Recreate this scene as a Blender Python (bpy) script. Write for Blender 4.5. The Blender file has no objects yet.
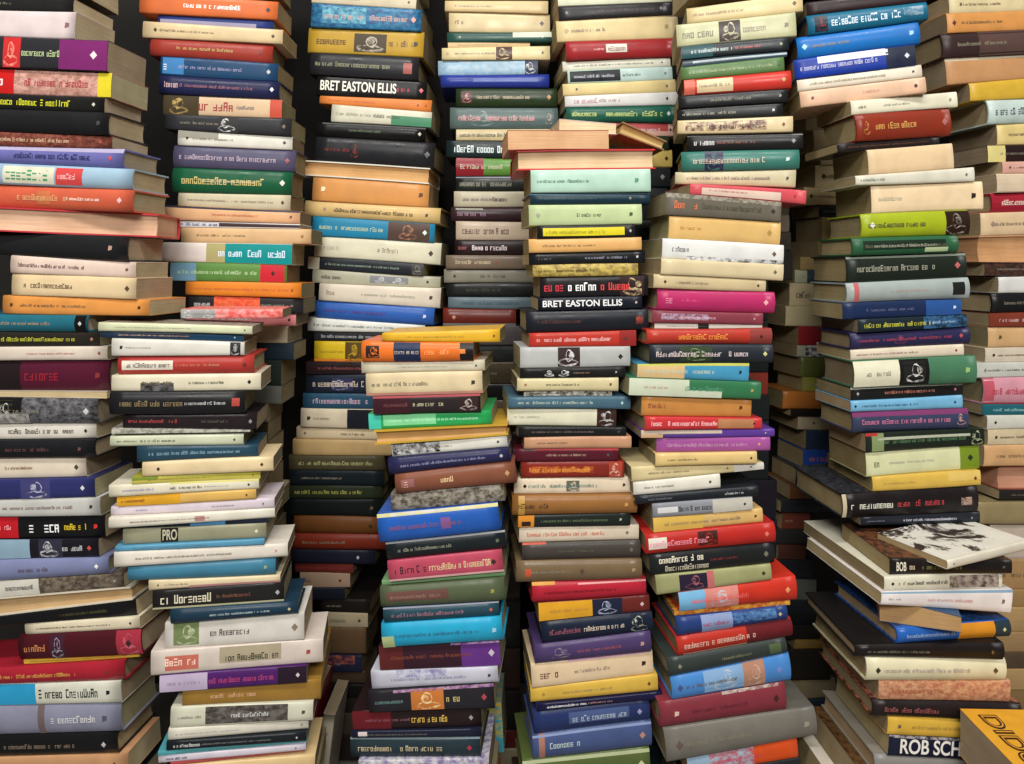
import bpy, math, random
from mathutils import Vector, Matrix

# ------------------------------------------------------------------ camera, world, lights, exposure
scene = bpy.context.scene
F, CX, CY, CAM_H = 740.0, 512.0, 266.0, 0.88      # focal length and principal point in 1024x764 pixels
cam_data = bpy.data.cameras.new('camera'); cam = bpy.data.objects.new('camera', cam_data)
scene.collection.objects.link(cam); scene.camera = cam
cam.location = (0, 0, CAM_H); cam.rotation_euler = (math.pi / 2, 0, 0)
cam_data.sensor_width = 36; cam_data.lens = 36 * F / 1024
cam_data.shift_y = -(382 - CY) / 1024; cam_data.clip_start = 0.02

world = bpy.data.worlds.new('world'); scene.world = world; world.use_nodes = True
bg = world.node_tree.nodes['Background']
bg.inputs[0].default_value = (1.0, 0.93, 0.82, 1); bg.inputs[1].default_value = 0.11

def area(name, loc, rot, sx, sy, power, col):
    l = bpy.data.lights.new(name, 'AREA'); l.shape = 'RECTANGLE'; l.size = sx; l.size_y = sy
    l.energy = power; l.color = col
    o = bpy.data.objects.new(name, l); scene.collection.objects.link(o)
    o.location = loc; o.rotation_euler = rot
    return o
# two rows of shop ceiling tubes above and behind the photographer
area('ceiling_tube_light', (0.0, 0.05, 2.5), (math.radians(14), 0, 0), 2.4, 0.25, 46, (1, .975, .93))
area('ceiling_tube_light', (0.0, -1.5, 2.1), (math.radians(48), 0, 0), 1.7, 0.5, 66, (1, .975, .93))

scene.view_settings.view_transform = 'Standard'; scene.view_settings.look = 'None'
scene.view_settings.gamma = 1; scene.view_settings.use_curve_mapping = False
scene.view_settings.exposure = 0.0

R = random.Random(7)
COL = scene.collection

# ------------------------------------------------------------------ colours and materials
def lin(c): return c / 12.92 if c <= .04045 else ((c + .055) / 1.055) ** 2.4
def rgb(h):
    if len(h) == 3: h = ''.join(c * 2 for c in h)
    return tuple(lin(int(h[i:i + 2], 16) / 255) for i in (0, 2, 4)) + (1,)
MATS = {}
def new_mat(name):
    m = bpy.data.materials.new(name); m.use_nodes = True
    nt = m.node_tree; return m, nt, nt.nodes['Principled BSDF']
def noise(nt, scale, detail=4, stretch=None):
    tc = nt.nodes.new('ShaderNodeTexCoord'); n = nt.nodes.new('ShaderNodeTexNoise')
    n.inputs['Scale'].default_value = scale; n.inputs['Detail'].default_value = detail
    mp = nt.nodes.new('ShaderNodeMapping'); nt.links.new(tc.outputs['Object'], mp.inputs['Vector'])
    if stretch: mp.inputs['Scale'].default_value = stretch
    oi = nt.nodes.new('ShaderNodeObjectInfo'); mu = nt.nodes.new('ShaderNodeMath'); mu.operation = 'MULTIPLY'
    mu.inputs[1].default_value = 37.0; nt.links.new(oi.outputs['Random'], mu.inputs[0])
    nt.links.new(mu.outputs[0], mp.inputs['Location'])
    nt.links.new(mp.outputs['Vector'], n.inputs['Vector'])
    return n
def ramp(nt, src, stops):
    r = nt.nodes.new('ShaderNodeValToRGB'); e = r.color_ramp.elements
    e[0].position, e[0].color = stops[0]; e[1].position, e[1].color = stops[-1]
    for p, c in stops[1:-1]:
        x = e.new(p); x.color = c
    nt.links.new(src, r.inputs['Fac']); return r
def cover_mat(code):
    """printed card: a plain colour with slight wear, or 'a~b' for a picture of two mottled colours"""
    k = 'cover_' + code
    if k in MATS: return MATS[k]
    m, nt, b = new_mat(k)
    wear = noise(nt, 35, 6)
    if '~' in code:
        a, c = (rgb(x) for x in code.strip('!').split('~'))
        n = noise(nt, 110, 9, (1, 1, 1.4))
        if '!' in code: n.inputs['Scale'].default_value = 17; n.inputs['Distortion'].default_value = .6
        n.inputs['Roughness'].default_value = .68
        mid = tuple((x + y) / 2 for x, y in zip(a, c)); r = ramp(nt, n.outputs['Fac'], [(.515, a), (.535, mid), (.56, c)] if '!' in code else [(.4, a), (.5, mid), (.6, c)])
        src = r.outputs['Color']
    else:
        a = rgb(code); n = nt.nodes.new('ShaderNodeRGB'); n.outputs[0].default_value = a; src = n.outputs[0]
    wr = ramp(nt, wear.outputs['Fac'], [(.3, (.86, .86, .86, 1)), (.62, (1, 1, 1, 1))])
    mx = nt.nodes.new('ShaderNodeMix'); mx.data_type = 'RGBA'; mx.blend_type = 'MULTIPLY'; mx.inputs['Factor'].default_value = 1
    nt.links.new(src, mx.inputs['A']); nt.links.new(wr.outputs['Color'], mx.inputs['B'])
    nt.links.new(mx.outputs['Result'], b.inputs['Base Color'])
    rr = ramp(nt, wear.outputs['Fac'], [(.35, (.42,) * 3 + (1,)), (.7, (.24,) * 3 + (1,))])
    nt.links.new(rr.outputs['Color'], b.inputs['Roughness'])
    b.inputs['Specular IOR Level'].default_value = .28
    MATS[k] = m; return m
def ink_mat(code):
    k = 'ink_' + code
    if k not in MATS:
        m, nt, b = new_mat(k); b.inputs['Base Color'].default_value = rgb(code); b.inputs['Roughness'].default_value = .4
        MATS[k] = m
    return MATS[k]
def page_mat(code):
    """stacked paper edges: fine horizontal lines and yellowed blotches"""
    k = 'page_' + code
    if k in MATS: return MATS[k]
    m, nt, b = new_mat(k); c = rgb(code)
    n = noise(nt, 1, 3, (14, 14, 1400)); d = tuple(x * .78 for x in c[:3]) + (1,)
    r = ramp(nt, n.outputs['Fac'], [(.32, d), (.6, c)])
    n2 = noise(nt, 22, 3); r2 = ramp(nt, n2.outputs['Fac'], [(.3, (.82, .78, .7, 1)), (.65, (1, 1, 1, 1))])
    mx = nt.nodes.new('ShaderNodeMix'); mx.data_type = 'RGBA'; mx.blend_type = 'MULTIPLY'; mx.inputs['Factor'].default_value = 1
    nt.links.new(r.outputs['Color'], mx.inputs['A']); nt.links.new(r2.outputs['Color'], mx.inputs['B'])
    nt.links.new(mx.outputs['Result'], b.inputs['Base Color']); b.inputs['Roughness'].default_value = .85
    b.inputs['Specular IOR Level'].default_value = .2
    bp = nt.nodes.new('ShaderNodeBump'); bp.inputs['Strength'].default_value = .25; bp.inputs['Distance'].default_value = .001
    nt.links.new(n.outputs['Fac'], bp.inputs['Height']); nt.links.new(bp.outputs['Normal'], b.inputs['Normal'])
    MATS[k] = m; return m

# ------------------------------------------------------------------ mesh helper
class MB:
    def __init__(s): s.v = []; s.f = []; s.mi = []; s.mats = []; s.sm = set()
    def slot(s, m):
        if m not in s.mats: s.mats.append(m)
        return s.mats.index(m)
    def quad(s, a, b, c, d, k): s.f.append((a, b, c, d)); s.mi.append(k)
    def add(s, p): s.v.append(tuple(p)); return len(s.v) - 1
    def build(s, name, parent=None, smooth=False):
        me = bpy.data.meshes.new(name); me.from_pydata(s.v, [], s.f)
        for m in s.mats: me.materials.append(m)
        me.polygons.foreach_set('material_index', s.mi)
        if s.sm: me.polygons.foreach_set('use_smooth', [i in s.sm for i in range(len(s.f))])
        me.update()
        o = bpy.data.objects.new(name, me); COL.objects.link(o)
        if parent: o.parent = parent
        return o
    def merge(s, o, mat):
        """append another builder's geometry, moved by a matrix"""
        n = len(s.v); s.v += [tuple(mat @ Vector(p)) for p in o.v]
        sl = [s.slot(m) for m in o.mats]
        s.f += [tuple(i + n for i in f) for f in o.f]; s.mi += [sl[k] for k in o.mi]

def book_shape(w, tl, tr, d, bb, bt, hard):
    """surface functions of a book lying flat: x along the spine, y into the pile, z up"""
    bulge = min(.0045, .22 * min(tl, tr)) if hard else min(.0012, .08 * min(tl, tr))
    def zb(x): return bb * math.cos(math.pi * x / w)
    def zt(x): return tl + (tr - tl) * (x / w + .5) + bt * math.cos(math.pi * x / w) - .00025
    def P(x, s, off=0.0):
        return (x, -bulge * (1 - (2 * s - 1) ** 2) - off, zb(x) + s * (zt(x) - zb(x)))
    return zb, zt, P, bulge

def cover_parts(w, tl, tr, d, bb, bt, hard, board, spine, flip):
    """U-shaped cover: lower board, spine, upper board. flip: spine away from the viewer"""
    zb, zt, P, bulge = book_shape(w, tl, tr, d, bb, bt, hard)
    tmin = min(tl, tr)
    c = min(.0022 if hard else .0007, tmin * .2)
    m = MB(); kb = m.slot(board); ks = m.slot(spine)
    S = [0.0, .06, .25, .5, .75, .94, 1.0]
    xs = [-w / 2 + w * i / 10 for i in range(11)]
    loops = []
    for x in xs:
        b, t = zb(x), zt(x); h = t - b
        outer = [(d, b), (.004, b)]; inner = [(d, b + c), (.004, b + c)]
        for s in S:
            e = .0008 if s in (0.0, 1.0) else 0
            outer.append((P(x, s)[1] + e, b + s * h)); inner.append((P(x, s)[1] + c * 1.2 + e, min(max(b + s * h, b + c), t - c)))
        outer += [(.004, t), (d, t)]; inner += [(.004, t - c), (d, t - c)]
        if flip:
            outer = [(d - y, z) for y, z in outer]; inner = [(d - y, z) for y, z in inner]
        loops.append(([m.add((x, y, z)) for y, z in outer], [m.add((x, y, z)) for y, z in inner]))
    n = len(loops[0][0])
    for i in range(10):
        (o0, i0), (o1, i1) = loops[i], loops[i + 1]
        for k in range(n - 1):
            kk = ks if 1 <= k < n - 2 else kb
            if 2 <= k < n - 3: m.sm.add(len(m.f))
            m.quad(o0[k], o1[k], o1[k + 1], o0[k + 1], kk); m.quad(i0[k], i0[k + 1], i1[k + 1], i1[k], kb)
        m.quad(o0[0], i0[0], i1[0], o1[0], kb); m.quad(o0[-1], o1[-1], i1[-1], i0[-1], kb)
    for o_, i_ in (loops[0], loops[-1]):
        for k in range(n - 1): m.quad(o_[k], o_[k + 1], i_[k + 1], i_[k], ks if 1 <= k < n - 2 else kb)
    return m, P, c, bulge

def page_parts(w, tl, tr, d, bb, bt, hard, mat, c, bulge, flip):
    zb, zt, P, _ = book_shape(w, tl, tr, d, bb, bt, hard)
    m = MB(); k = m.slot(mat); o = .0028 if hard else .0003
    y0, y1 = c * 1.3, d - (.003 if hard else .0004)
    hollow = .0035 if hard else .0
    xs = [-w / 2 + o + (w - 2 * o) * i / 10 for i in range(11)]
    loops = []
    for x in xs:
        b, t = zb(x) + c * .9, zt(x) - c * .9
        pts = [(y0, b), (y0, t)] + [(y1 - hollow * (1 - (2 * s - 1) ** 2), t + (b - t) * s) for s in (0, .25, .5, .75, 1)]
        if flip: pts = [(d - y, z) for y, z in pts]
        loops.append([m.add((x, y, z)) for y, z in pts])
    n = len(loops[0])
    for i in range(10):
        for j in range(n): m.quad(loops[i][j], loops[i + 1][j], loops[i + 1][(j + 1) % n], loops[i][(j + 1) % n], k)
    m.f.append(tuple(loops[0])); m.mi.append(k); m.f.append(tuple(reversed(loops[-1]))); m.mi.append(k)
    return m

def patch(m, P, w, u0, u1, s0, s1, mat, off):
    k = m.slot(mat); nx = max(1, int((u1 - u0) * 10)); ns = 4
    g = [[m.add(P(-w / 2 + w * (u0 + (u1 - u0) * i / nx), s0 + (s1 - s0) * j / ns, off)) for j in range(ns + 1)] for i in range(nx + 1)]
    for i in range(nx):
        for j in range(ns):
            m.sm.add(len(m.f)); m.quad(g[i][j], g[i + 1][j], g[i + 1][j + 1], g[i][j + 1], k)

def picture(m, P, w, t, v, s, mixed, light, off, rr):
    """a small printed picture: shoulders and a pale head on a dark ground"""
    n = max(1, round((v[1] - v[0]) * w / t / 1.6)); H = s[1] - s[0]
    for i in range(n):
        uc = v[0] + (v[1] - v[0]) * (i + rr.uniform(.4, .6)) / n; half = min(t * .62 / w, (v[1] - v[0]) / n / 2.1)
        for cx, cz, rx, rz, mt, o in ((0, .22, 1, .24, mixed, 0), (rr.uniform(-.15, .15), .58, .42, .36, light, .00003), (rr.uniform(-.5, .5), .6, .3, .2, mixed, .00005)):
            k = m.slot(mt); c = 10; ring = []
            for q in range(c):
                a = 2 * math.pi * q / c; g = rr.uniform(.75, 1.0)
                ring.append(m.add(P(-w / 2 + w * (uc + half * max(-1, min(1, cx + rx * g * math.cos(a)))), s[0] + H * max(.01, min(.99, cz + rz * g * math.sin(a))), off + o)))
            m.f.append(tuple(ring)); m.mi.append(k)

GLYPHS = ['lrtb', 'lrt', 'lrb', 'ltmb', 'c', 'lrtb', 'ltb', 'lrtm', 'tmb', 'lrt', 'ltmb', 'lt', 'rbm', 'lrtbm']
def lettering(m, P, w, t, u0, u1, mat, size, sc, rr):
    """rows of worn, unreadable printed characters"""
    k = m.slot(mat); size *= .68; h = size; cw = size * t * rr.choice((.42, .5, .56)) / w; u = u0
    def q(a0, a1, b0, b1):
        p = [P(-w / 2 + w * a, b, .00032) for a, b in ((a0, b0), (a1, b0), (a1, b1), (a0, b1))]
        m.quad(*[m.add(x) for x in p], k)
    while u + cw < u1:
        if rr.random() < .16: u += cw * rr.uniform(.6, 1.1); continue
        g = rr.choice(GLYPHS); hh = h * rr.choice((1, .72, .7, .74, .7, .74)); z0 = sc - h / 2; z1 = z0 + hh
        a, b = u, u + cw * .8; tk = cw * .24; th = hh * .17
        if 'l' in g: q(a, a + tk, z0, z1)
        if 'r' in g: q(b - tk, b, z0, z1)
        if 'c' in g: q((a + b - tk) / 2, (a + b + tk) / 2, z0, z1)
        if 't' in g: q(a, b, z1 - th, z1)
        if 'b' in g: q(a, b, z0, z0 + th)
        if 'm' in g: q(a, b, (z0 + z1 - th) / 2, (z0 + z1 + th) / 2)
        u += cw
def logo(m, P, w, t, u, mat, rr, sc=.5, size=.2):
    k = m.slot(mat); a = size * t / w; b = size
    if rr.random() < .6: pts = [(-.6, 0), (0, -.7), (.6, 0), (0, .7)]
    else: pts = [(-.4, -.5), (.4, -.3), (.5, .4), (-.3, .5)]
    m.quad(*[m.add(P(-w / 2 + w * (u + x * a), sc + y * b, .00035)) for x, y in pts], k)

# ------------------------------------------------------------------ one row of the book list -> a book
def parse(line):
    spec, _, lab = line.partition(';')
    tk = spec.split(); r = dict(xl=float(tk[0]), xr=float(tk[1]), yl=float(tk[2]), yr=float(tk[3]), col=tk[4], marks=[], lab=lab)
    for t in tk[5:]:
        if ':' in t:
            a, b = t.split(':', 1)
            if a in 'btlT': r['marks'].append((a, b.split(',')))
            elif a == 'k': r['k'] = tuple(float(x) for x in b.split(','))
            elif a in 'jdvD': r[a] = float(b)
            else: r[a] = b
        else: r[t] = True
    return r

def contrast(code):
    h = code.split('~')[0]; h = ''.join(c * 2 for c in h) if len(h) == 3 else h
    v = sum(int(h[i:i + 2], 16) for i in (0, 2, 4)) / 3
    return '6a5c4a' if v > 130 else '8a8270'

def book_geometry(r, w, tl, tr, d, bb, bt, tint, rr):
    """cover and page builders for a row, in the book's own frame; text = readable titles"""
    hard, flip = bool(r.get('h')), bool(r.get('f'))
    spine = cover_mat(r.get('c', r['col']) if flip else r['col'])
    board = cover_mat(r['u']) if 'u' in r else spine
    cm, P, c, bulge = cover_parts(w, tl, tr, d, bb, bt, hard, board, spine, flip)
    pg = page_mat(r['col'] if flip else tint)
    pm = page_parts(w, tl, tr, d, bb, bt, hard, pg, c, bulge, flip)
    texts = []; t = (tl + tr) / 2
    if not flip:
        seen = 0
        for a, b in r['marks']:
            if a == 'b':
                v = [float(b[0]), float(b[1])]; s = [float(b[3]), float(b[4])] if len(b) > 4 else [0.02, .98]
                seen += 1
                off = .00012 + .00003 * seen
                if '~' in b[2] and v[1] - v[0] < .36 and s[1] - s[0] > .5:
                    lum = lambda h: sum(int(x * 2 if len(h) == 3 else h[2 * i:2 * i + 2], 16) for i, x in enumerate(h[:3]))
                    lo, hi = sorted(b[2].split('~'), key=lum)
                    patch(cm, P, w, v[0], v[1], s[0], s[1], cover_mat(lo), off)
                    picture(cm, P, w, t, v, s, cover_mat(b[2]), cover_mat(hi), off + .00002, rr)
                else: patch(cm, P, w, v[0], v[1], s[0], s[1], cover_mat(b[2]), off)
            elif a == 't':
                lettering(cm, P, w, t, float(b[0]), float(b[1]), ink_mat(b[2]), float(b[3]) if len(b) > 3 else .4, float(b[4]) if len(b) > 4 else .5, rr)
            elif a == 'l': logo(cm, P, w, t, float(b[0]), ink_mat(b[1]), rr)
            elif a == 'T': texts.append((float(b[0]), float(b[1]), b[2], b[3].replace('_', ' '), float(b[4]), float(b[5])))
        if not any(a in 'tT' for a, _ in r['marks']) and not r.get('z') and r['lab'] and rr.random() < .6:
            lettering(cm, P, w, t, .12, rr.uniform(.4, .7), ink_mat(contrast(r['col'])), .22, .5, rr)
    return cm, pm, texts, P

PX = lambda x, y, D: ((x - CX) / F * D, D, CAM_H + (CY - y) / F * D)
BOOKS = []          # (key, stack, row, matrix, sizes ...)
def solve_stacks(text):
    stack = None; rows = []
    def flush(end):
        if not stack or not rows: return
        D, tn = stack['D'], -(stack['v'] - CX) / F
        xc = (sum(r['xl'] + r['xr'] for r in rows) / len(rows) / 2 - CX) / F * D
        def back(px, py, D0):
            # onto the upright plane through (xc, D0) turned by the pile's yaw
            a = (px - CX) / F; y = (D0 - tn * xc) / (1 - tn * a)
            return Vector((a * y, y, CAM_H + (CY - py) / F * y))
        bows = [0.0] + [R.uniform(-.0007, .0007) for _ in rows]
        for i, r in enumerate(rows):
            D0 = r.get('D', D)
            def line(q):
                return lambda x: q[2] + (q[3] - q[2]) * (x - q[0]) / (q[1] - q[0])
            if 'k' in r: bl, br = r['k']
            else:
                if i + 1 < len(rows): n = rows[i + 1]; q = (n['xl'], n['xr'], n['yl'], n['yr'])
                else: q = (r['xl'], r['xr'], end[0], end[1])
                # a pile neighbour's top line, carried under this book
                f = line(q); bl, br = f(r['xl']), f(r['xr'])
            BL, BR, TL, TR = back(r['xl'], bl, D0), back(r['xr'], br, D0), back(r['xl'], r['yl'], D0), back(r['xr'], r['yr'], D0)
            tl, tr = max(.0022, TL.z - BL.z), max(.0022, TR.z - BR.z)
            X = (BR - BL); w = X.length; X.normalize()
            yaw = math.atan2(X.y, X.x); roll = math.asin(X.z)
            rr = random.Random(hash((stack['n'], i * 7 + 3)) if False else len(BOOKS) * 7919 + 13)
            if 'v' in r: yaw = math.atan2(-(r['v'] - CX) / F, 1)
            yaw += math.radians(rr.uniform(-1.3, 1.3)) if 'v' not in r else 0
            j = r.get('j', rr.uniform(-.003, .004))
            d = r.get('d', (stack['d'] or 0) * rr.uniform(.93, 1.07) or min(.125, max(.095, w * .6)) * rr.uniform(.9, 1.06))
            c = (BL + BR) / 2 + Vector((0, j, 0))
            M = Matrix.Translation(c) @ Matrix.Rotation(yaw, 4, 'Z') @ Matrix.Rotation(-roll, 4, 'Y')
            bb = bows[i + 1]; bt = bows[i]
            if 'k' in r: bb = bt = 0
            r['prev'] = rows[i - 1]['lab'].split('/')[0] if i else None
            BOOKS.append(('%s%d' % (stack['n'], i), stack, r, M, w, tl, tr, d, bb, bt, rr))
        # tall piles go on above the picture
        if rows[0]['yl'] < 20:
            top = BOOKS[-len(rows)]; c = top[3] @ Vector((0, 0, max(top[5], top[6]) + .002)); z = c.z + abs(rows[0]['yl'] - rows[0]['yr']) / F
            for k in range(9):
                t = R.uniform(.022, .036); w = max(.16, top[4]) + R.uniform(-.02, .01)
                r = dict(col=R.choice(['3a2a24', '8a7c60', '24303c', '6c2a26', 'b8a888']), marks=[], z=True, lab='')
                BOOKS.append(('%st%d' % (stack['n'], k), stack, r, Matrix.Translation((c.x + R.uniform(-.005, .005), c.y, z)) @ Matrix.Rotation(yaw, 4, 'Z'), w, t, t, max(.11, top[7]), 0, 0, R)); z += t
        last_i = next(k for k in range(len(BOOKS) - 1, -1, -1) if 't' not in BOOKS[k][0])
        # the pile goes on below the picture, down to the floor
        if not stack['nofill']:
            last = BOOKS[last_i]; z = min((last[3] @ Vector((s * last[4] / 2, 0, 0))).z for s in (-1, 1)); c = last[3].translation
            n = max(1, round(z / .03)) if z > .004 else 0
            for k in range(n):
                t = z / n; w = max(.12, last[4] + R.uniform(-.02, .02)); d = max(.11, last[7])
                r = dict(col=R.choice(['3a2a24', '8a7c60', '24303c', '6c2a26', 'b8a888']), marks=[], z=True, lab='')
                M = Matrix.Translation((c.x + R.uniform(-.005, .005), c.y + R.uniform(0, .006), z - (k + 1) * t)) @ Matrix.Rotation(yaw, 4, 'Z')
                BOOKS.append(('%sf%d' % (stack['n'], k), stack, r, M, w, t, t, d, 0, 0, R))
    phrase = ''
    for l in text.strip().split('\n'):
        if l.startswith('#') or not l.strip(): continue
        if l.startswith('@@'): phrase = l[2:]; continue
        if l.startswith('@'):
            n, D, v, tint, phrase, *q = l[1:].split('|'); stack = dict(n=n, d=float(q[0]) if q else None, D=float(D), v=float(v), tint=tint, nofill=False); rows = []
        elif l.startswith('end'):
            e = l.split(); stack['nofill'] = len(e) > 3; flush((float(e[1]), float(e[2])))
        else:
            r = parse(l); r['pile'] = phrase; rows.append(r)

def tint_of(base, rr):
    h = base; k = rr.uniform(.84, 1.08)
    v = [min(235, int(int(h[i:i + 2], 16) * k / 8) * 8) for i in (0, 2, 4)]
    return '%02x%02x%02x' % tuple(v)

def add_text(s, parent, w, u0, u1, col, size_s, t, P, zc=.5):
    cu = bpy.data.curves.new('spine_title', 'FONT'); cu.body = s; cu.size = 1; cu.align_x = 'LEFT'; cu.align_y = 'CENTER'; cu.offset = .02
    cu.materials.append(ink_mat(col))
    o = bpy.data.objects.new('spine_title', cu); COL.objects.link(o); o.parent = parent
    bpy.context.view_layer.update()
    lx = max(o.dimensions.x, .01); ly = max(o.dimensions.y, .01)
    x0, x1 = -w / 2 + w * u0, -w / 2 + w * u1
    a, b = Vector(P(x0, zc, .0006)), Vector(P(x1, zc, .0006))
    o.location = a; o.rotation_euler = (math.pi / 2, -math.atan2(b.z - a.z, b.x - a.x), 0)
    sx, sy = (x1 - x0) / lx, size_s * t / ly
    o.scale = (sx, sy, 1)
    me = bpy.data.meshes.new_from_object(o.evaluated_get(bpy.context.evaluated_depsgraph_get()))
    n = bpy.data.objects.new('spine_title', me); COL.objects.link(n); n.parent = parent
    n.location, n.rotation_euler, n.scale = o.location, o.rotation_euler, o.scale
    bpy.data.objects.remove(o); n.name = 'spine_title'
    return n

def make_book(rec, label, category='book'):
    key, stack, r, M, w, tl, tr, d, bb, bt, rr = rec
    cm, pm, texts, P = book_geometry(r, w, tl, tr, d, bb, bt, tint_of(stack['tint'], rr), rr)
    root = bpy.data.objects.new('hardcover_book' if r.get('h') else 'paperback_book', None); COL.objects.link(root)
    root.empty_display_size = .02; root.matrix_world = M
    root['label'] = label; root['category'] = category; root['group'] = 'books in the ' + r['pile']
    cv = cm.build('cover', root); pm.build('page_block', root)
    for u0, u1, col, s, zc, sz in texts: add_text(s, cv, w, u0, u1, col, sz, (tl + tr) / 2, P, zc)
    return root

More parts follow.
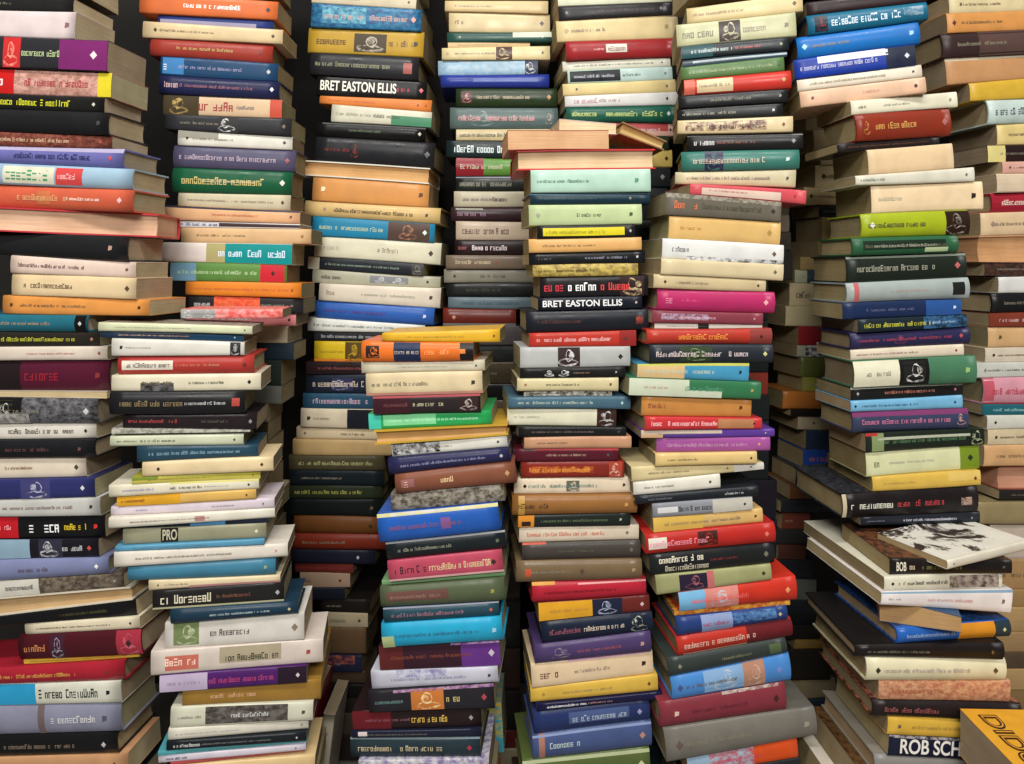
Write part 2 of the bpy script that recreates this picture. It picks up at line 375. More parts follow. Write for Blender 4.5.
# one line per book, top to bottom: ends and top edge as measured, colour, marks; description
DATA = '''
# stack key|D|xv|page tint|pile phrase|flags
@A|1.06|570|b8aa8c|far left upper pile|.088
-40 73 -6 -2 222;black
-40 75 9 12 dcc l:.93,866;pale pink
-25 108 35 41 2c2c30 b:.22,.35,c33~e98 t:.36,.66,bc9,.3 b:.64,1,7a2a6a l:.9,edd;black and purple/with red emblem
-25 110 67 72 dba89c~a87a6a b:0,.28,c22 t:.0,.22,fff,.5 t:.33,.85,a34,.4 b:.9,1,dc3;floral pink and yellow
-25 104 92 97 1c1c1c t:.2,.76,dd3,.6 l:.92,ccb;black/with yellow lettering
-25 111 108 113 1e1e20 h l:.93,444;plain black
-25 112 131 136 5a2c28~8a5040 t:.15,.7,db9 l:.92,b55;dark maroon
-30 124 145 149 6c6cab h b:0,1,b0a8c8,.78,1 t:.3,.8,225,.45 l:.92,c55;lavender blue
-30 134 162 169 9bb8cc h b:.22,.53,dedcc4,.1,.9 t:.24,.52,396,.7 b:.54,.7,d24a48,.1,.9 t:.55,.69,fbb,.4;light blue/with green lettering and red block
-30 135 183 190 cc5f44 h t:.3,.6,da7,.4 b:.42,.5,c9734a,.2,.8 t:.6,.8,fed,.2 l:.92,ebb;orange red
-5 150 207 213 dfb79a f h v:440 d:.09 c:c23a44;red bound cream paged
-40 130 230 236 1f2022 h l:.9,b98;glossy black
12 136 255 262 e8cfc0 t:.06,.6,533,.3 l:.93,654;pinkish cream
12 137 273 278 e6cda2 t:.1,.5,543,.35 l:.93,543;pale yellow cream
3 149 295 300 e2984e d:.1 l:.06,532 l:.93,421;orange
@@far left middle pile
-50 89 313 315 24687a h b:.91,.99,111 t:.3,.75,b97,.25 l:.95,ccc;teal
-50 100 331 332 2a2620 t:.35,.85,cc4,.4 l:.95,a76;black/with yellow lettering
-50 108 347 346 ddd0c0 t:.5,.8,b77,.2 l:.95,944;cream white
-50 109 361 360 551a30 h b:0,.45,251a1e t:.48,.72,923,.5 l:.93,833;dark maroon and black
-50 108 390 391 d8c49a f c:cba;thin cream paged
-50 100 396 398 38383a~77767a h b:.3,.5,181818,.45,1 b:.34,.44,ddd~332,.2,.9 b:.0,.55,b8b4ac~777,0,.4 l:.93,ccc;black and silver/with small portrait
-50 97 424 423 e2dcd0 t:.4,.85,322,.45 l:.93,222;white/with black lettering
-50 98 440 438 1c1c20 h t:.4,.7,644,.3 l:.9,744;black
-50 86 459 457 e6d8c4 t:.4,.62,864,.2 l:.93,443;plain cream
-50 97 480 477 30346a b:.5,.7,ccd~447 l:.92,ddd;dark blue/with white portrait
-50 102 500 496 c9c9c4 t:.35,.83,866,.25 l:.94,322;silver grey
-50 105 517 515 17171a b:0,.44,c8202c t:.3,.4,fbb,.3 t:.48,.74,fff,.7 t:.74,.9,ec3,.4 l:.94,d33;black and red/with bold white lettering
-50 100 540 538 1c1a22 b:0,.54,93b0c4 b:.6,.76,ccc~334 t:.76,.9,ccc,.4 l:.94,c54;light blue and black/with portrait
-50 110 562 556 7f86ac h t:.45,.65,656,.3 l:.93,eee;lavender
-50 125 583 573 4a4038~847868 b:0,.52,d8d4c8 t:.32,.5,222,.4 l:.95,a99;dark tilted/with white panel
-50 133 602 586 c9a87c f h c:ddd4c0;tan paged
-50 137 622 599 161618 t:.6,.85,553,.3;black tilted
@@far left lowest pile
26 142 623 615 e4d8bc t:.1,.75,654,.2 l:.92,433;cream
22 145 635 627 4c1620 h b:.26,.38,bbc~423 b:.8,1,a83444~c67 t:.05,.24,c85,.4 l:.9,322;maroon/with pale portrait
24 138 659 653 e0b344 t:.06,.9,a73,.25;thin yellow
-40 127 668 659 a82434 h t:.25,.72,da5,.3 l:.9,733;red
-40 124 684 679 dcdccc b:0,.48,2f9fd0 t:.5,.88,111,.6 l:.92,111;blue and white/with black lettering
-40 124 706 701 8c8ea4 h b:.5,.54,766 t:.58,.86,ddd,.35 l:.9,556;blue grey
-40 120 735 731 161618 h t:.3,.75,876,.3 l:.92,bbb;glossy black
-40 130 757 752 cc9a70 t:.3,.8,a65,.3 l:.92,543;light brown
end 780 776
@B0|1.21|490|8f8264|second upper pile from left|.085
140 278 -8 2 d6703e t:.3,.75,fff,.35 l:.93,322;bright orange
157 273 14 20 2c3a78 b:.02,.85,a09ab4,0,.5;thin blue and lavender
143 283 21 30 d9c298 l:.09,432 l:.93,432;cream/with two small emblems
150 272 38 44 9c3a30 h t:.2,.7,ba6,.25 l:.9,633;brick red
160 278 56 64 1f4468 b:.02,.2,3f7fb8,.1,.95 t:.03,.12,eee,.6 t:.15,.7,99b,.25 l:.92,bbb;blue/with bright blue square
160 280 75 82 22264a h t:.04,.16,dbb,.45 t:.17,.8,967,.25 l:.94,ddd;dark navy
163 282 94 100 d4b694 b:0,.3,b59a5c~443a28 t:.3,.62,933,.7 t:.62,.78,666,.3 b:.9,1,c4503c;cream/with dark red lettering and landscape
165 292 114 119 303034 b:.42,.58,ddd~333 l:.94,765;charcoal/with white figure
178 292 130 136 dedcd0 b:0,.35,99968a,.5,1 l:.08,332 l:.93,322;white
173 295 145 150 53506a h t:.05,.85,bab,.35 l:.93,955;purple grey
172 292 167 172 1a583a h t:.08,.8,cb7,.45 t:.25,.7,dca,.15 l:.92,ddc;dark green/with gold lettering
177 290 192 195 c9c0a4 t:.08,.85,876,.2 l:.93,532;grey cream
165 300 205 211 e0b084 b:0,1,334,.86,1 t:.35,.7,b64,.25 l:.93,643;peach
175 300 220 224 dcdce0 t:.04,.35,236,.7 b:.35,1,433,.2,.8;thin white/with navy lettering
181 311 227 229 d8b486 l:.93,964;light tan
158 292 242 244 e4dcd4 b:.36,.55,b0aa74 b:.5,1,159090 t:.45,.97,def,.5;white and turquoise
171 287 262 265 5c8a44 b:0,.22,74a0b8 t:.05,.75,bda,.3 b:.77,.98,c42c38 l:.88,322;blue green and red
186 302 281 283 dd8630 t:.05,.9,b64,.2 l:.92,853;orange
188 303 295 298 2c2c2e t:.05,.2,ccc,.4 b:.22,.62,dd4838~f87848 t:.63,.92,998,.2;black/with flaming red picture
185 295 312 314 e08a8c t:.2,.6,fff,.3 l:.94,311;pink
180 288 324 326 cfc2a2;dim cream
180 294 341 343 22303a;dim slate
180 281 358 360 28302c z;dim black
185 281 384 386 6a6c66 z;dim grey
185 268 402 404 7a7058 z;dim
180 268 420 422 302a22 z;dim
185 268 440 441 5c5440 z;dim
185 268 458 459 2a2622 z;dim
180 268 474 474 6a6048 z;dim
end 500 500
@B1|1.05|400|b0a486|second lower pile from left|.085
165 272 311 311 dc5550~f4a09c b:0,.33,d8d8d4~999 j:.05 k:321,321;thin red and white
99 253 322 326 d4d8b4 u:7c7468~b0a898 t:.1,.6,997,.2 l:.95,664;thin pale green
100 242 331 334 25344a t:.12,.62,ca9,.3 b:.62,1,1a4464,.1,.9 l:.94,ddd;thin navy
112 245 338 342 dad6cc l:.07,222 t:.1,.3,999,.15 b:.89,.97,333~ccc;white/with black bird emblem
117 254 356 355 b03a34 h b:.03,.4,e4dccc,.25,.75 t:.05,.39,333,.35 t:.42,.75,c86,.2 l:.93,622;red/with white title label
112 261 375 373 ddd5bb b:.19,.41,777~222,0,.5 t:.2,.4,543,.5 t:.5,.75,443,.25 l:.92,111;cream/with black and white picture
111 246 391 390 1d1d20 h t:.07,.55,875,.35 t:.55,.86,ccc,.2 b:.9,.96,b44a40,.35,.7;black/with small red emblem
122 256 414 413 251c20 t:.04,.4,a44,.35 t:.58,.78,554,.25 l:.95,888;black/with red lettering
112 250 428 430 c8c6b8~8a8880 k:434,432;thin grey white
110 243 436 434 ccd0b4 t:.05,.2,664,.3 t:.22,.5,232,.35 l:.93,442;pale green
137 258 446 445 28485a t:.08,.85,8ab,.35;dark teal
143 274 462 456 e6cfa4 l:.12,321 l:.91,432;pale tan
132 260 477 471 b3ac42 b:.0,.2,7c8c30 b:.0,1,c9bc58,0,.5 l:.94,222;olive yellow
109 259 485 479 e4dcc4 t:.08,.3,99b,.3 t:.4,.62,222,.35 t:.63,.8,999,.2 l:.93,222 b:.4,1,d8d070,.85,1;white/with yellow edge
116 256 497 489 dab060 b:0,.45,dfa52c t:.03,.2,732,.4 l:.93,432;golden yellow
109 274 508 498 dccfd8 t:.15,.22,88a,.3 t:.6,.75,777,.2 l:.93,765;lilac white
110 275 517 508 e2dccc b:.51,.57,b88,.2,.7;ivory
120 268 527 518 1c2434 b:.46,.7,4f88b8;thin black/with sky blue patch
122 266 530 523 98967c b:.26,.38,22221e,.05,.98 T:.27,.37,c4c0a4,PRO,.5,.7 l:.93,ddb;khaki/with square black PRO mark
116 265 546 538 5c9cbc;thin sky blue
115 288 551 543 e4dccf l:.93,c99;bone white
127 275 566 557 43809c h l:.93,9a8;steel blue
148 280 581 575 e2d0aa l:.07,432 t:.12,.3,876,.3 b:.3,1,b88,0,.3;thin cream
153 284 591 582 202020 b:0,1,c0bc98,.0,.1 t:.06,.47,e4dcc0,.7 t:.48,.75,854,.25 l:.95,aaa;black/with bold cream lettering
172 299 608 600 1d384c h t:.3,.78,bcc,.25 l:.93,cb8;dark navy blue
164 304 624 612 ddd8cf b:.06,.24,c4ccaa~7a8a5a,.1,.95 t:.32,.62,544,.35 l:.93,876;thick white/with green square
151 323 651 639 d8cbc0 b:.08,.27,cc7060,.15,.75 t:.08,.27,fdc,.45 b:.39,.75,b0a48a,.3,.95 t:.42,.75,332,.4 l:.91,a44;whitish/with red square label
160 307 675 664 4f2068 b:0,.32,c4b4d0 t:.05,.28,98a,.3 t:.33,.78,b47,.45 b:.8,1,281828 l:.94,dcc;purple and lavender
181 320 691 680 9c7634 t:.2,.55,da8,.35 d:.16;bronze gold
170 313 708 701 d5d4bf b:.24,.82,3a3634~77706a,.1,.95 t:.05,.22,887,.2 t:.42,.72,ddd,.3 l:.93,443;white/with long dark picture
168 308 729 720 ddd8c8 t:.05,.5,aaa,.2 l:.95,888;plain white
167 307 741 730 1a2026 t:.05,.24,ddd,.5 t:.25,.75,888,.25 l:.93,ccc;black/with white lettering
158 307 751 739 4f9ea6 k:756,743;thin turquoise
158 306 756 743 d8d0dc t:.05,.2,446,.5 l:.93,222;thin lilac
170 304 763 750 b04848 k:766,753;thin red
172 315 766 753 dcc08c l:.92,422;pale ochre
end 784 774
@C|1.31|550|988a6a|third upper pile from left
312 416 -8 -3 ccc0a4 l:.93,544;cream
311 421 3 10 27527e~3c82a8 b:.1,.5,74b4c4~2a6a94,.2,.9 t:.1,.9,c98,.35 l:.93,d98;mottled blue
307 423 27 32 bd9836 b:.4,.68,4a4030~b8b0a0,.1,.85 t:.05,.35,532,.4 t:.7,.92,532,.35 l:.93,211;mustard yellow/with group picture
310 418 52 57 26262a h t:.05,.75,886,.3 b:.86,.94,a86058,.25,.7;dark charcoal/with pink emblem
316 426 75 81 191718 T:.03,.72,f2eee0,BRET_EASTON_ELLIS,.5,.52 t:.73,.88,a34,.35 l:.95,c56;black BRET EASTON ELLIS
319 431 95 100 db8240 t:.08,.5,b65,.2 l:.88,732 l:.95,732;orange
331 431 104 112 d3d0bc b:.6,1,4f8a6a,0,.6 t:.04,.4,886,.25 t:.42,.7,443,.3;white and green
316 425 121 127 131313 h b:.05,1,555,.85,.95 t:.3,.6,675,.2 l:.95,bba;glossy black
315 434 136 143 222226 h b:.3,.38,92303a~222,.2,.8 t:.08,.3,822,.2 l:.94,555;charcoal/with red mark
302 429 160 168 d8aa74 f h c:e0dcd0;white bound tan paged
312 428 176 184 d69656 l:.09,fec l:.93,532;plain orange tan
304 440 200 208 d3b57a h t:.22,.82,322,.35 l:.15,987 l:.9,432;straw yellow/with black lettering
312 434 216 224 2784aa t:.06,.58,bca,.35 b:.62,.96,a87860~544038 l:.92,dfe;bright blue/with portrait picture
314 440 236 243 dcd8bf t:.06,.2,aa9,.3 t:.5,.72,876,.3 l:.92,433;ivory
307 423 256 264 262a30 b:0,.1,ccc8b4 t:.15,.8,9a9,.25 b:.9,1,8c8c80~444;black/with white corner
312 440 269 277 b4b29c t:.07,.24,222,.4 b:.45,.75,8a8a90~ccc,.2,.8 l:.9,222;grey
319 440 283 288 e0d4c2 t:.06,.14,987,.4 t:.35,.8,998,.2 l:.92,433;off white
315 434 300 308 3462b2 h t:.07,.6,637,.25 l:.92,dde;royal blue
308 425 317 325 e4e4dc t:.05,.75,566,.3;white
314 430 331 333 222428 t:.06,.6,aaa,.45;black
314 425 341 342 d4b426 b:0,1,dc8030,0,.12 b:.28,.43,5a4420~b93 t:.05,.28,a82,.2;yellow/with small picture
307 425 361 363 25171a t:.1,.5,844,.3;very dark red
306 425 374 375 1d2634 t:.06,.5,cba,.45 b:.22,.4,99a~335,.15,.8;dark navy/with white building picture
303 405 393 394 294e66 t:.1,.65,cab,.5;dull teal/with pink lettering
301 400 408 409 d3c6ac b:.47,1,1b1f28 l:.08,221 t:.12,.3,876,.2;beige and black
296 405 427 430 d2bf9c l:.08,765 t:.4,.65,543,.3;beige
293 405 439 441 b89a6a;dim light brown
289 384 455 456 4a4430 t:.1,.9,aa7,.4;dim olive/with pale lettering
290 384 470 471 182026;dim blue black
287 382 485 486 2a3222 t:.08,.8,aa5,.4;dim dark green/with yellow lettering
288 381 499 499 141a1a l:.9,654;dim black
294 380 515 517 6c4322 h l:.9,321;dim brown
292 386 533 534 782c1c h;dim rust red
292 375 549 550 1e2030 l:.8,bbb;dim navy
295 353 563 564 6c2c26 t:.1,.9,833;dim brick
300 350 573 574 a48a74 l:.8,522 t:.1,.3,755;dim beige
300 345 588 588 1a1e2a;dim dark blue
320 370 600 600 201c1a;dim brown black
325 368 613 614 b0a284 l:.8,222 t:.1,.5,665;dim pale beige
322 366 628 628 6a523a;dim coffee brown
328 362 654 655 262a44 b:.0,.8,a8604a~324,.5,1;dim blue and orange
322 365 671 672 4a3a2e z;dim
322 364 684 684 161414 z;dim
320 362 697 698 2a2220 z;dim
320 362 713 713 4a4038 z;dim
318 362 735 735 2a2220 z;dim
end 760 760
@D|1.05|560|a89a78|front pile third from left
382 500 333 329 e2b030 t:.2,.7,a84,.25 l:.95,632 u:d8a838;thin golden yellow
362 474 341 342 e4732c h b:.04,.16,2c2420~e4732c,.2,.8 b:.29,.53,1f2c4c t:.3,.52,cba,.3 b:.88,1,1c1a1a t:.56,.8,fa6,.4 b:.88,.93,e88a44,.4,.65;orange and navy
361 485 362 360 d0c8b0 t:.3,.7,998,.2 l:.93,221;grey cream
366 483 374 371 dcc9a2 b:0,1,c08878,.0,.12 t:.05,.55,665,.25 l:.92,332;buff cream
374 481 396 393 2c2426 b:0,1,b05058,.88,1 b:0,.35,3c1c24,0,.85 t:.1,.35,744,.3 t:.35,.7,bb9,.35 b:.8,.98,c8b8b0~322,.05,.85;black and maroon/with pale portrait
369 492 414 411 2ca458 b:.12,.55,84d89c,.2,.9 t:.15,.9,bec,.25 b:0,.1,48c8b0;bright green
375 508 430 424 c69a62 f h c:c8a038;yellow bound tan paged
392 508 443 435 dedcd0 b:.01,.42,1a1a1a~ddd,.1,.95 l:.92,322;white/with black silhouettes
390 511 458 447 28284e h d:.09 t:.1,.8,99b,.25 l:.93,bbb;indigo
397 517 474 460 84503c h d:.09 b:.05,.16,966,.3,.7 t:.05,.14,da8,.6 t:.38,.5,ec9,.4 l:.93,b96;leather brown
392 505 494 484 a49c90~4a4438;grey mottled
381 501 513 502 265cb4 h b:0,1,cfc87a~ccc,.88,1 t:.1,.7,857,.25 b:.52,.6,845a94,.3,.7;vivid blue
388 507 541 529 1a2226 h b:0,1,888c90,.87,.96 t:.1,.55,998,.25 l:.93,665;black/with white top line
390 504 560 549 bb4c62 b:0,1,d8a8a8,.0,.1 t:.05,.35,322,.5 t:.36,.9,dc9,.45 l:.92,322;rose red/with gold lettering
382 505 581 571 76a070 k:586,577;thin green
382 506 586 577 566046 h b:.05,.55,6c4a44,.3,.75 t:.08,.5,976,.25 l:.9,994;moss green
385 500 606 600 284856 h b:0,1,889,.88,.96 t:.06,.7,a78,.35 l:.93,b65;dark teal
384 504 622 615 28a4cc h b:0,.1,b8c890,0,.5 t:.1,.8,368,.2 l:.93,9cd;cyan
380 501 647 639 381c2a b:.68,1,643384 b:.6,1,ccaad0~643384,.85,1 b:0,.2,5a2424 t:.1,.8,843,.2 l:.93,cbc;dark red and purple
372 499 672 667 c6c6d4 b:.2,.6,8a86b0~ccd,.6,1 t:.15,.75,88a,.25 l:.93,433;lilac white
370 495 691 683 26242a b:.2,1,704088~b9a,.88,1 b:.34,.6,c87838~f8d8a0,.05,.95 t:.05,.28,688,.25 t:.62,.75,cb7,.4 l:.92,a45;black/with orange fire picture
353 482 712 709 26181a b:0,.3,661a22 t:.1,.45,856,.2 t:.46,.74,db5,.5 l:.92,999;black and dark red/with gold lettering
352 482 731 728 1c2034 b:.05,.12,dcc,.3,.9;thin midnight blue
351 481 738 736 26363e h b:0,1,778890,.88,.96 t:.06,.74,cb9,.4 l:.92,a34;slate/with pale gold lettering
360 490 759 757 8474a0~ccc;purple and white
end 784 784
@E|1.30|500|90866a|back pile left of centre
445 548 1 1 d3bc8c l:.1,a86;cream
449 550 12 14 d2bf94 t:.06,.18,643,.3 l:.92,432;tan cream
447 553 32 32 284e46 b:.62,1,ccd4c0,.45,1 l:.12,9a9 l:.9,ded;dark green and white
448 530 42 42 c8aa78;thin tan
442 550 48 46 d9c998 b:.5,.65,4a2c20~d8c898 l:.05,987 l:.93,543;light cream/with small picture
438 538 60 60 86aac2~a4bac6 b:.87,1,20304a~ccc;powder blue/with dark square
441 549 75 74 26368c h b:.3,.9,5868a8,.4,.7;ultramarine
456 557 88 88 27371f h b:.05,.16,ca9894~533,.2,.8 t:.2,.75,ba8,.25 l:.92,b85;dark green/with pink flower
450 558 107 107 566866 h b:.15,.45,869894~566,.1,.9 t:.08,.8,d99,.35 b:.88,.96,bbaa98~566,.2,.8;grey green/with red lettering
456 550 129 129 c4b48a t:.04,.6,332,.5;buff/with dark lettering
446 550 140 142 172626 t:.04,.6,dee,.6;black/with white lettering
456 545 157 159 5c8a3c h b:0,.31,88202c t:.05,.6,bb9,.35;crimson and green
456 548 176 176 1e221e b:0,1,778,.88,.95 t:.04,.62,887,.5;black
454 540 191 191 bab29a t:.1,.6,655,.3 t:.45,.65,222,.4;putty grey
451 542 207 207 362228 h b:.05,.35,998,.82,.92 t:.05,.4,978,.4;dark plum
456 548 221 222 bba994 t:.07,.6,533,.5;stone/with dark lettering
455 545 240 240 26161a t:.04,.18,955,.4 t:.19,.6,edd,.5;black/with red and white lettering
446 540 255 255 786858 t:.1,.5,cb9,.4 l:.53,a42;mushroom brown
444 540 269 269 8a8678 l:.11,332 t:.38,.65,443,.35;medium grey
446 545 283 283 1b1e1e t:.2,.55,443,.3;plain black
448 540 297 297 667880 t:.15,.8,356,.4;blue grey
443 516 308 309 6a281e h b:0,1,888,.0,.15 l:.15,b86;rust red
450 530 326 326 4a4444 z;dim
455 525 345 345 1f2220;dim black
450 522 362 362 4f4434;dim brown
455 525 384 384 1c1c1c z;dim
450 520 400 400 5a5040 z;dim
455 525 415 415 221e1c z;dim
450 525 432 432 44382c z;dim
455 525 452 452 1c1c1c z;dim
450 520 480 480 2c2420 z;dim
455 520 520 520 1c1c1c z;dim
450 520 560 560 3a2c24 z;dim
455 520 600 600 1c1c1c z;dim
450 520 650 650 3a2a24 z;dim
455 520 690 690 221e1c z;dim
end 730 730
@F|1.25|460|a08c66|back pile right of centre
558 672 -4 -6 d3d6bc;pale green white
559 672 7 2 2a282c t:.35,.85,544,.3 l:.07,777 l:.9,988;black
557 679 21 14 d8c492 l:.08,a96 l:.9,a96;large cream
566 676 42 38 9b2b2e h b:.36,.55,e4dcd0,.3,.75 t:.38,.54,733,.35 t:.25,.35,eaa,.2;red/with white title label
563 671 61 57 d8d8c6 t:.1,.85,665,.3 l:.92,222;greyish white
568 673 71 66 b9d2cc b:.02,.5,1a2022,.1,.95 t:.06,.45,bbc,.3 t:.52,.7,333,.3 l:.93,688;pale aqua/with black panel
563 676 84 79 d8c48a l:.12,321 l:.92,875;buttery cream
565 678 96 92 cfcfcc t:.08,.3,a78,.6 t:.3,.5,977,.4 l:.9,322;silver white
566 679 107 105 1a5646 h t:.05,.85,bc7,.45 l:.9,cdd;emerald green
600 676 122 123 d0a494 b:0,.9,a44,.4,1 t:.2,.8,ccc,.3 l:.93,332;dusty pink
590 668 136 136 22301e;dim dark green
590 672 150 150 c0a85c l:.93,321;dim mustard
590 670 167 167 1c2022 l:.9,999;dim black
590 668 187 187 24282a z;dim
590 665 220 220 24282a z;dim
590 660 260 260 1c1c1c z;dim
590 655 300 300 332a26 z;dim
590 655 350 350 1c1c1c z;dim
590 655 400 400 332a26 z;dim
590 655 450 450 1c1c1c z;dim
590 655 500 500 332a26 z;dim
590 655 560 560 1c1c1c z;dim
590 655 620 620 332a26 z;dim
end 690 690
@G0|1.13|420|c0a880|centre front pile, on its top
560 618 116 121 e6d4ae f c:dcc j:.02 k:130,132;pale cream paged
619 664 120 140 c8a870 f h c:8a6a48 k:133,150;slanting tan paged
end 150 150 nofill
@G|1.08|440|b0a07a|centre front pile
508 609 130 130 ddb088 f c:a44a38;tan paged
517 655 150 149 dcc09c f h c:c42e34;red bound
531 650 170 169 b3d4c2 t:.05,.5,465,.2 l:.88,587;mint green
530 650 193 192 1b3442 h t:.08,.55,466,.2 l:.83,887 b:0,1,4a6a78,.85,.93;dark teal
529 642 205 204 bccb98 l:.08,998 t:.42,.65,454,.25 l:.9,353;pastel green
537 635 226 224 1a1a1c b:.06,.89,e0d028,.2,.82 t:.08,.7,882,.35 l:.95,aaa;black/with yellow title panel
529 641 239 237 dcab6a;sandy tan
529 645 253 250 17191c t:.08,.2,666,.3 t:.48,.85,99a,.3 l:.93,ccc;black
533 638 265 263 c8b25c~8a7440 t:.05,.6,432,.3;patterned mustard
540 648 277 275 1c1a1c t:.04,.25,c34,.6 t:.26,.55,fff,.6 t:.56,.85,d44,.55 b:.74,.96,c8b088~322;black/with red and white lettering
538 642 298 296 161a26 T:.04,.8,f0f0f0,BRET_EASTON_ELLIS,.5,.52 l:.94,caa;navy black BRET EASTON ELLIS
526 649 311 308 1d2028 h t:.08,.45,533,.25 b:.89,.95,a04838~1d2028,.3,.65;big black/with red emblem
529 636 333 330 ba382c t:.07,.78,ebb,.4 b:.84,1,932c28 l:.9,433;bright red
520 630 347 346 b4b6b4 b:.34,.54,e8e4e4~3a2c2c,.05,.98 l:.91,222;silver/with black and white picture
520 625 368 366 1a1a1a b:.21,.5,ddd~1a1a1a,.15,.85 t:.5,.66,a87,.2 l:.91,aaa;black/with white creature picture
517 618 378 377 d4c89c t:.28,.62,665,.3 l:.08,a63 l:.92,632;straw cream
524 612 391 391 d0ccc0~3a3430;thin speckled white
508 630 397 396 48687a t:.08,.7,bcb,.35 l:.93,bdd;slate blue
507 616 408 409 dfdcc2 b:.82,1,ccc~3a2420 t:.06,.3,aa9,.2;ivory/with small figure at its end
518 626 426 427 1a1c1c t:.12,.7,766,.3 l:.93,555;dull black
524 631 437 436 c29272;salmon tan
514 618 449 448 541a28 d:.09 b:.2,1,b8484c,.85,1 t:.3,.7,b98,.25 l:.9,455;dark maroon
521 624 462 461 822a22 d:.09 b:.1,.7,c87030~822a22,.3,.7 t:.08,.68,e94,.4 b:.85,.98,a43~dba;glowing red orange
514 632 479 477 dfcfb6 l:.09,211 t:.12,.7,577,.3 l:.93,322 b:.44,.55,665~dcb,.15,.8;cream/with small black mark
512 636 495 493 956636 h b:.05,.1,cca050 t:.05,.3,432,.35 l:.91,c95;caramel brown
518 630 515 512 1e2622 b:0,.14,d88a30 b:.03,.11,322,.1,.5 t:.2,.8,675,.3 l:.91,bb9;black and orange
519 639 527 525 dccdb6 t:.05,.72,c65,.35 l:.9,776;cream/with red lettering
522 640 543 540 46403c h b:0,.2,c05038,.88,1 t:.3,.6,665,.15 l:.92,665;dark grey
516 641 561 558 766248 h b:.07,.12,c85838,.3,.65 l:.52,543 l:.93,a86;olive brown
532 646 582 577 b62638 h b:.0,.2,d89838,.85,1 t:.1,.75,611,.2 b:.4,1,e8a0a0,.8,.88;crimson
539 650 602 595 6a2824 b:0,.48,e2a52c t:.1,.45,b84,.25 b:.48,.75,20243c~a9b4cc l:.93,dbb;yellow and maroon/with blue picture
542 653 621 611 182236 h t:.05,.35,956,.35 t:.36,.75,dcb,.35 b:.8,1,c0c4a8~182236;navy/with pale flower
535 651 644 630 4c3c68 h b:.1,.32,8a7c90~4c3c68,.2,.8 t:.35,.75,a55,.2 l:.92,b98;violet
532 654 664 651 e6cca8 b:.3,.95,dac,.92,1 t:.07,.24,632,.45 t:.35,.65,877,.2 l:.92,311;large cream
531 658 689 674 d8b24c t:.25,.65,986,.25 l:.93,742 l:.1,a83;bright mustard
537 662 703 690 18183c t:.08,.4,fff,.45 t:.4,.6,c98,.3;thin dark blue
534 650 711 699 263464 h b:.3,.82,4a5a88,.3,.8 t:.33,.8,abc,.4 l:.91,99b;deep blue
533 652 734 720 485886 h b:0,1,8898c0,.85,.93 b:.05,.1,a76 t:.14,.4,bcc,.35 l:.92,b87;slate blue
523 650 760 747 566436 h b:0,1,b0b890,.85,.95 t:.2,.5,dcb,.4 l:.93,cc9;olive green
end 790 778
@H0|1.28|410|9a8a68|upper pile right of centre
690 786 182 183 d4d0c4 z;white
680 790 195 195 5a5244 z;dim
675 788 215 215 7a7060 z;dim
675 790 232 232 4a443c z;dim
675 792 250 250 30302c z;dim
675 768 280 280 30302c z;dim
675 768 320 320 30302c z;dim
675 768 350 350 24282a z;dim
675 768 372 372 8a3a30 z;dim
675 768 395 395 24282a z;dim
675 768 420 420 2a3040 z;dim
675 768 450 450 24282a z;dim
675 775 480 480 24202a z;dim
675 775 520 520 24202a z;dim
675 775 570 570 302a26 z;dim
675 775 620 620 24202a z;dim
end 690 690
@H|1.08|430|a49874|upper pile right of centre
690 797 4 -1 d8c492 t:.05,.5,864,.25 l:.93,432 D:1.11 v:620;cream
680 791 20 17 c0c09a t:.05,.35,664,.5 b:.36,.54,2c1c18~ccc4a0,.05,.95 t:.56,.78,876,.4 l:.92,765 D:1.11 v:620;pale olive/with red and black emblem
684 784 43 41 22282c b:0,.3,1c4a50 t:.08,.5,cdd,.4 t:.5,.75,b55,.3 l:.93,897 D:1.11 v:620;teal and black
686 783 56 54 2c3e4c b:.1,1,a8b8c0,.4,.7 D:1.11 v:620;thin steel blue
684 780 64 60 587846 t:.08,.9,9a7,.3 l:.95,221 D:1.11 v:620;leaf green
687 786 77 74 c4362c h b:.12,.46,d8c49c,.1,.9 t:.14,.44,665,.25 b:0,.1,d86a58 l:.93,b95 D:1.11 v:620;tomato red/with beige label
681 783 93 92 1e2022 t:.3,.68,776,.35 l:.93,888 D:1.11 v:620;black
680 779 106 105 1e2020 t:.05,.6,998,.3 l:.91,ccc D:1.11 v:620;black
680 787 118 119 d6c49a b:.07,.78,5c2430~d6c49a,.2,.85 t:.15,.75,322,.5 l:.92,732 D:1.11 v:620;cream/with maroon title strip
690 797 132 135 1f1e1f h b:0,1,777,.85,.92 t:.06,.25,ddd,.45 t:.26,.6,854,.25 l:.92,888 D:1.11 v:620;glossy black
684 793 150 152 387468 h b:.2,.36,2a2c48~387468 t:.1,.78,cba,.4 l:.9,cdd D:1.11 v:620;sea green
678 790 170 171 c6bd9a t:.1,.8,655,.3 l:.93,433 D:1.11 v:620;grey cream
@@front pile right of centre
690 806 183 190 cb5058 b:.1,.78,dcc4b4,.1,.7 t:.15,.5,b66,.25 l:.9,833 d:.12;thin red and cream
665 780 192 202 666054 b:0,1,a49c8c~666054,.8,1 t:.05,.28,da7048,.5 t:.3,.85,443,.35 l:.93,332;grey brown/with orange lettering
669 780 215 222 d8b270 t:.1,.3,b84,.2 l:.9,a84;honey tan
662 783 238 245 dededb b:.2,1,444~dedede,0,.18 t:.08,.22,444,.35 l:.92,654;bright white
660 783 258 264 d2c29c l:.93,665;beige cream
653 766 274 280 c9b68e l:.1,321 t:.2,.5,876,.3 l:.93,432;darker cream
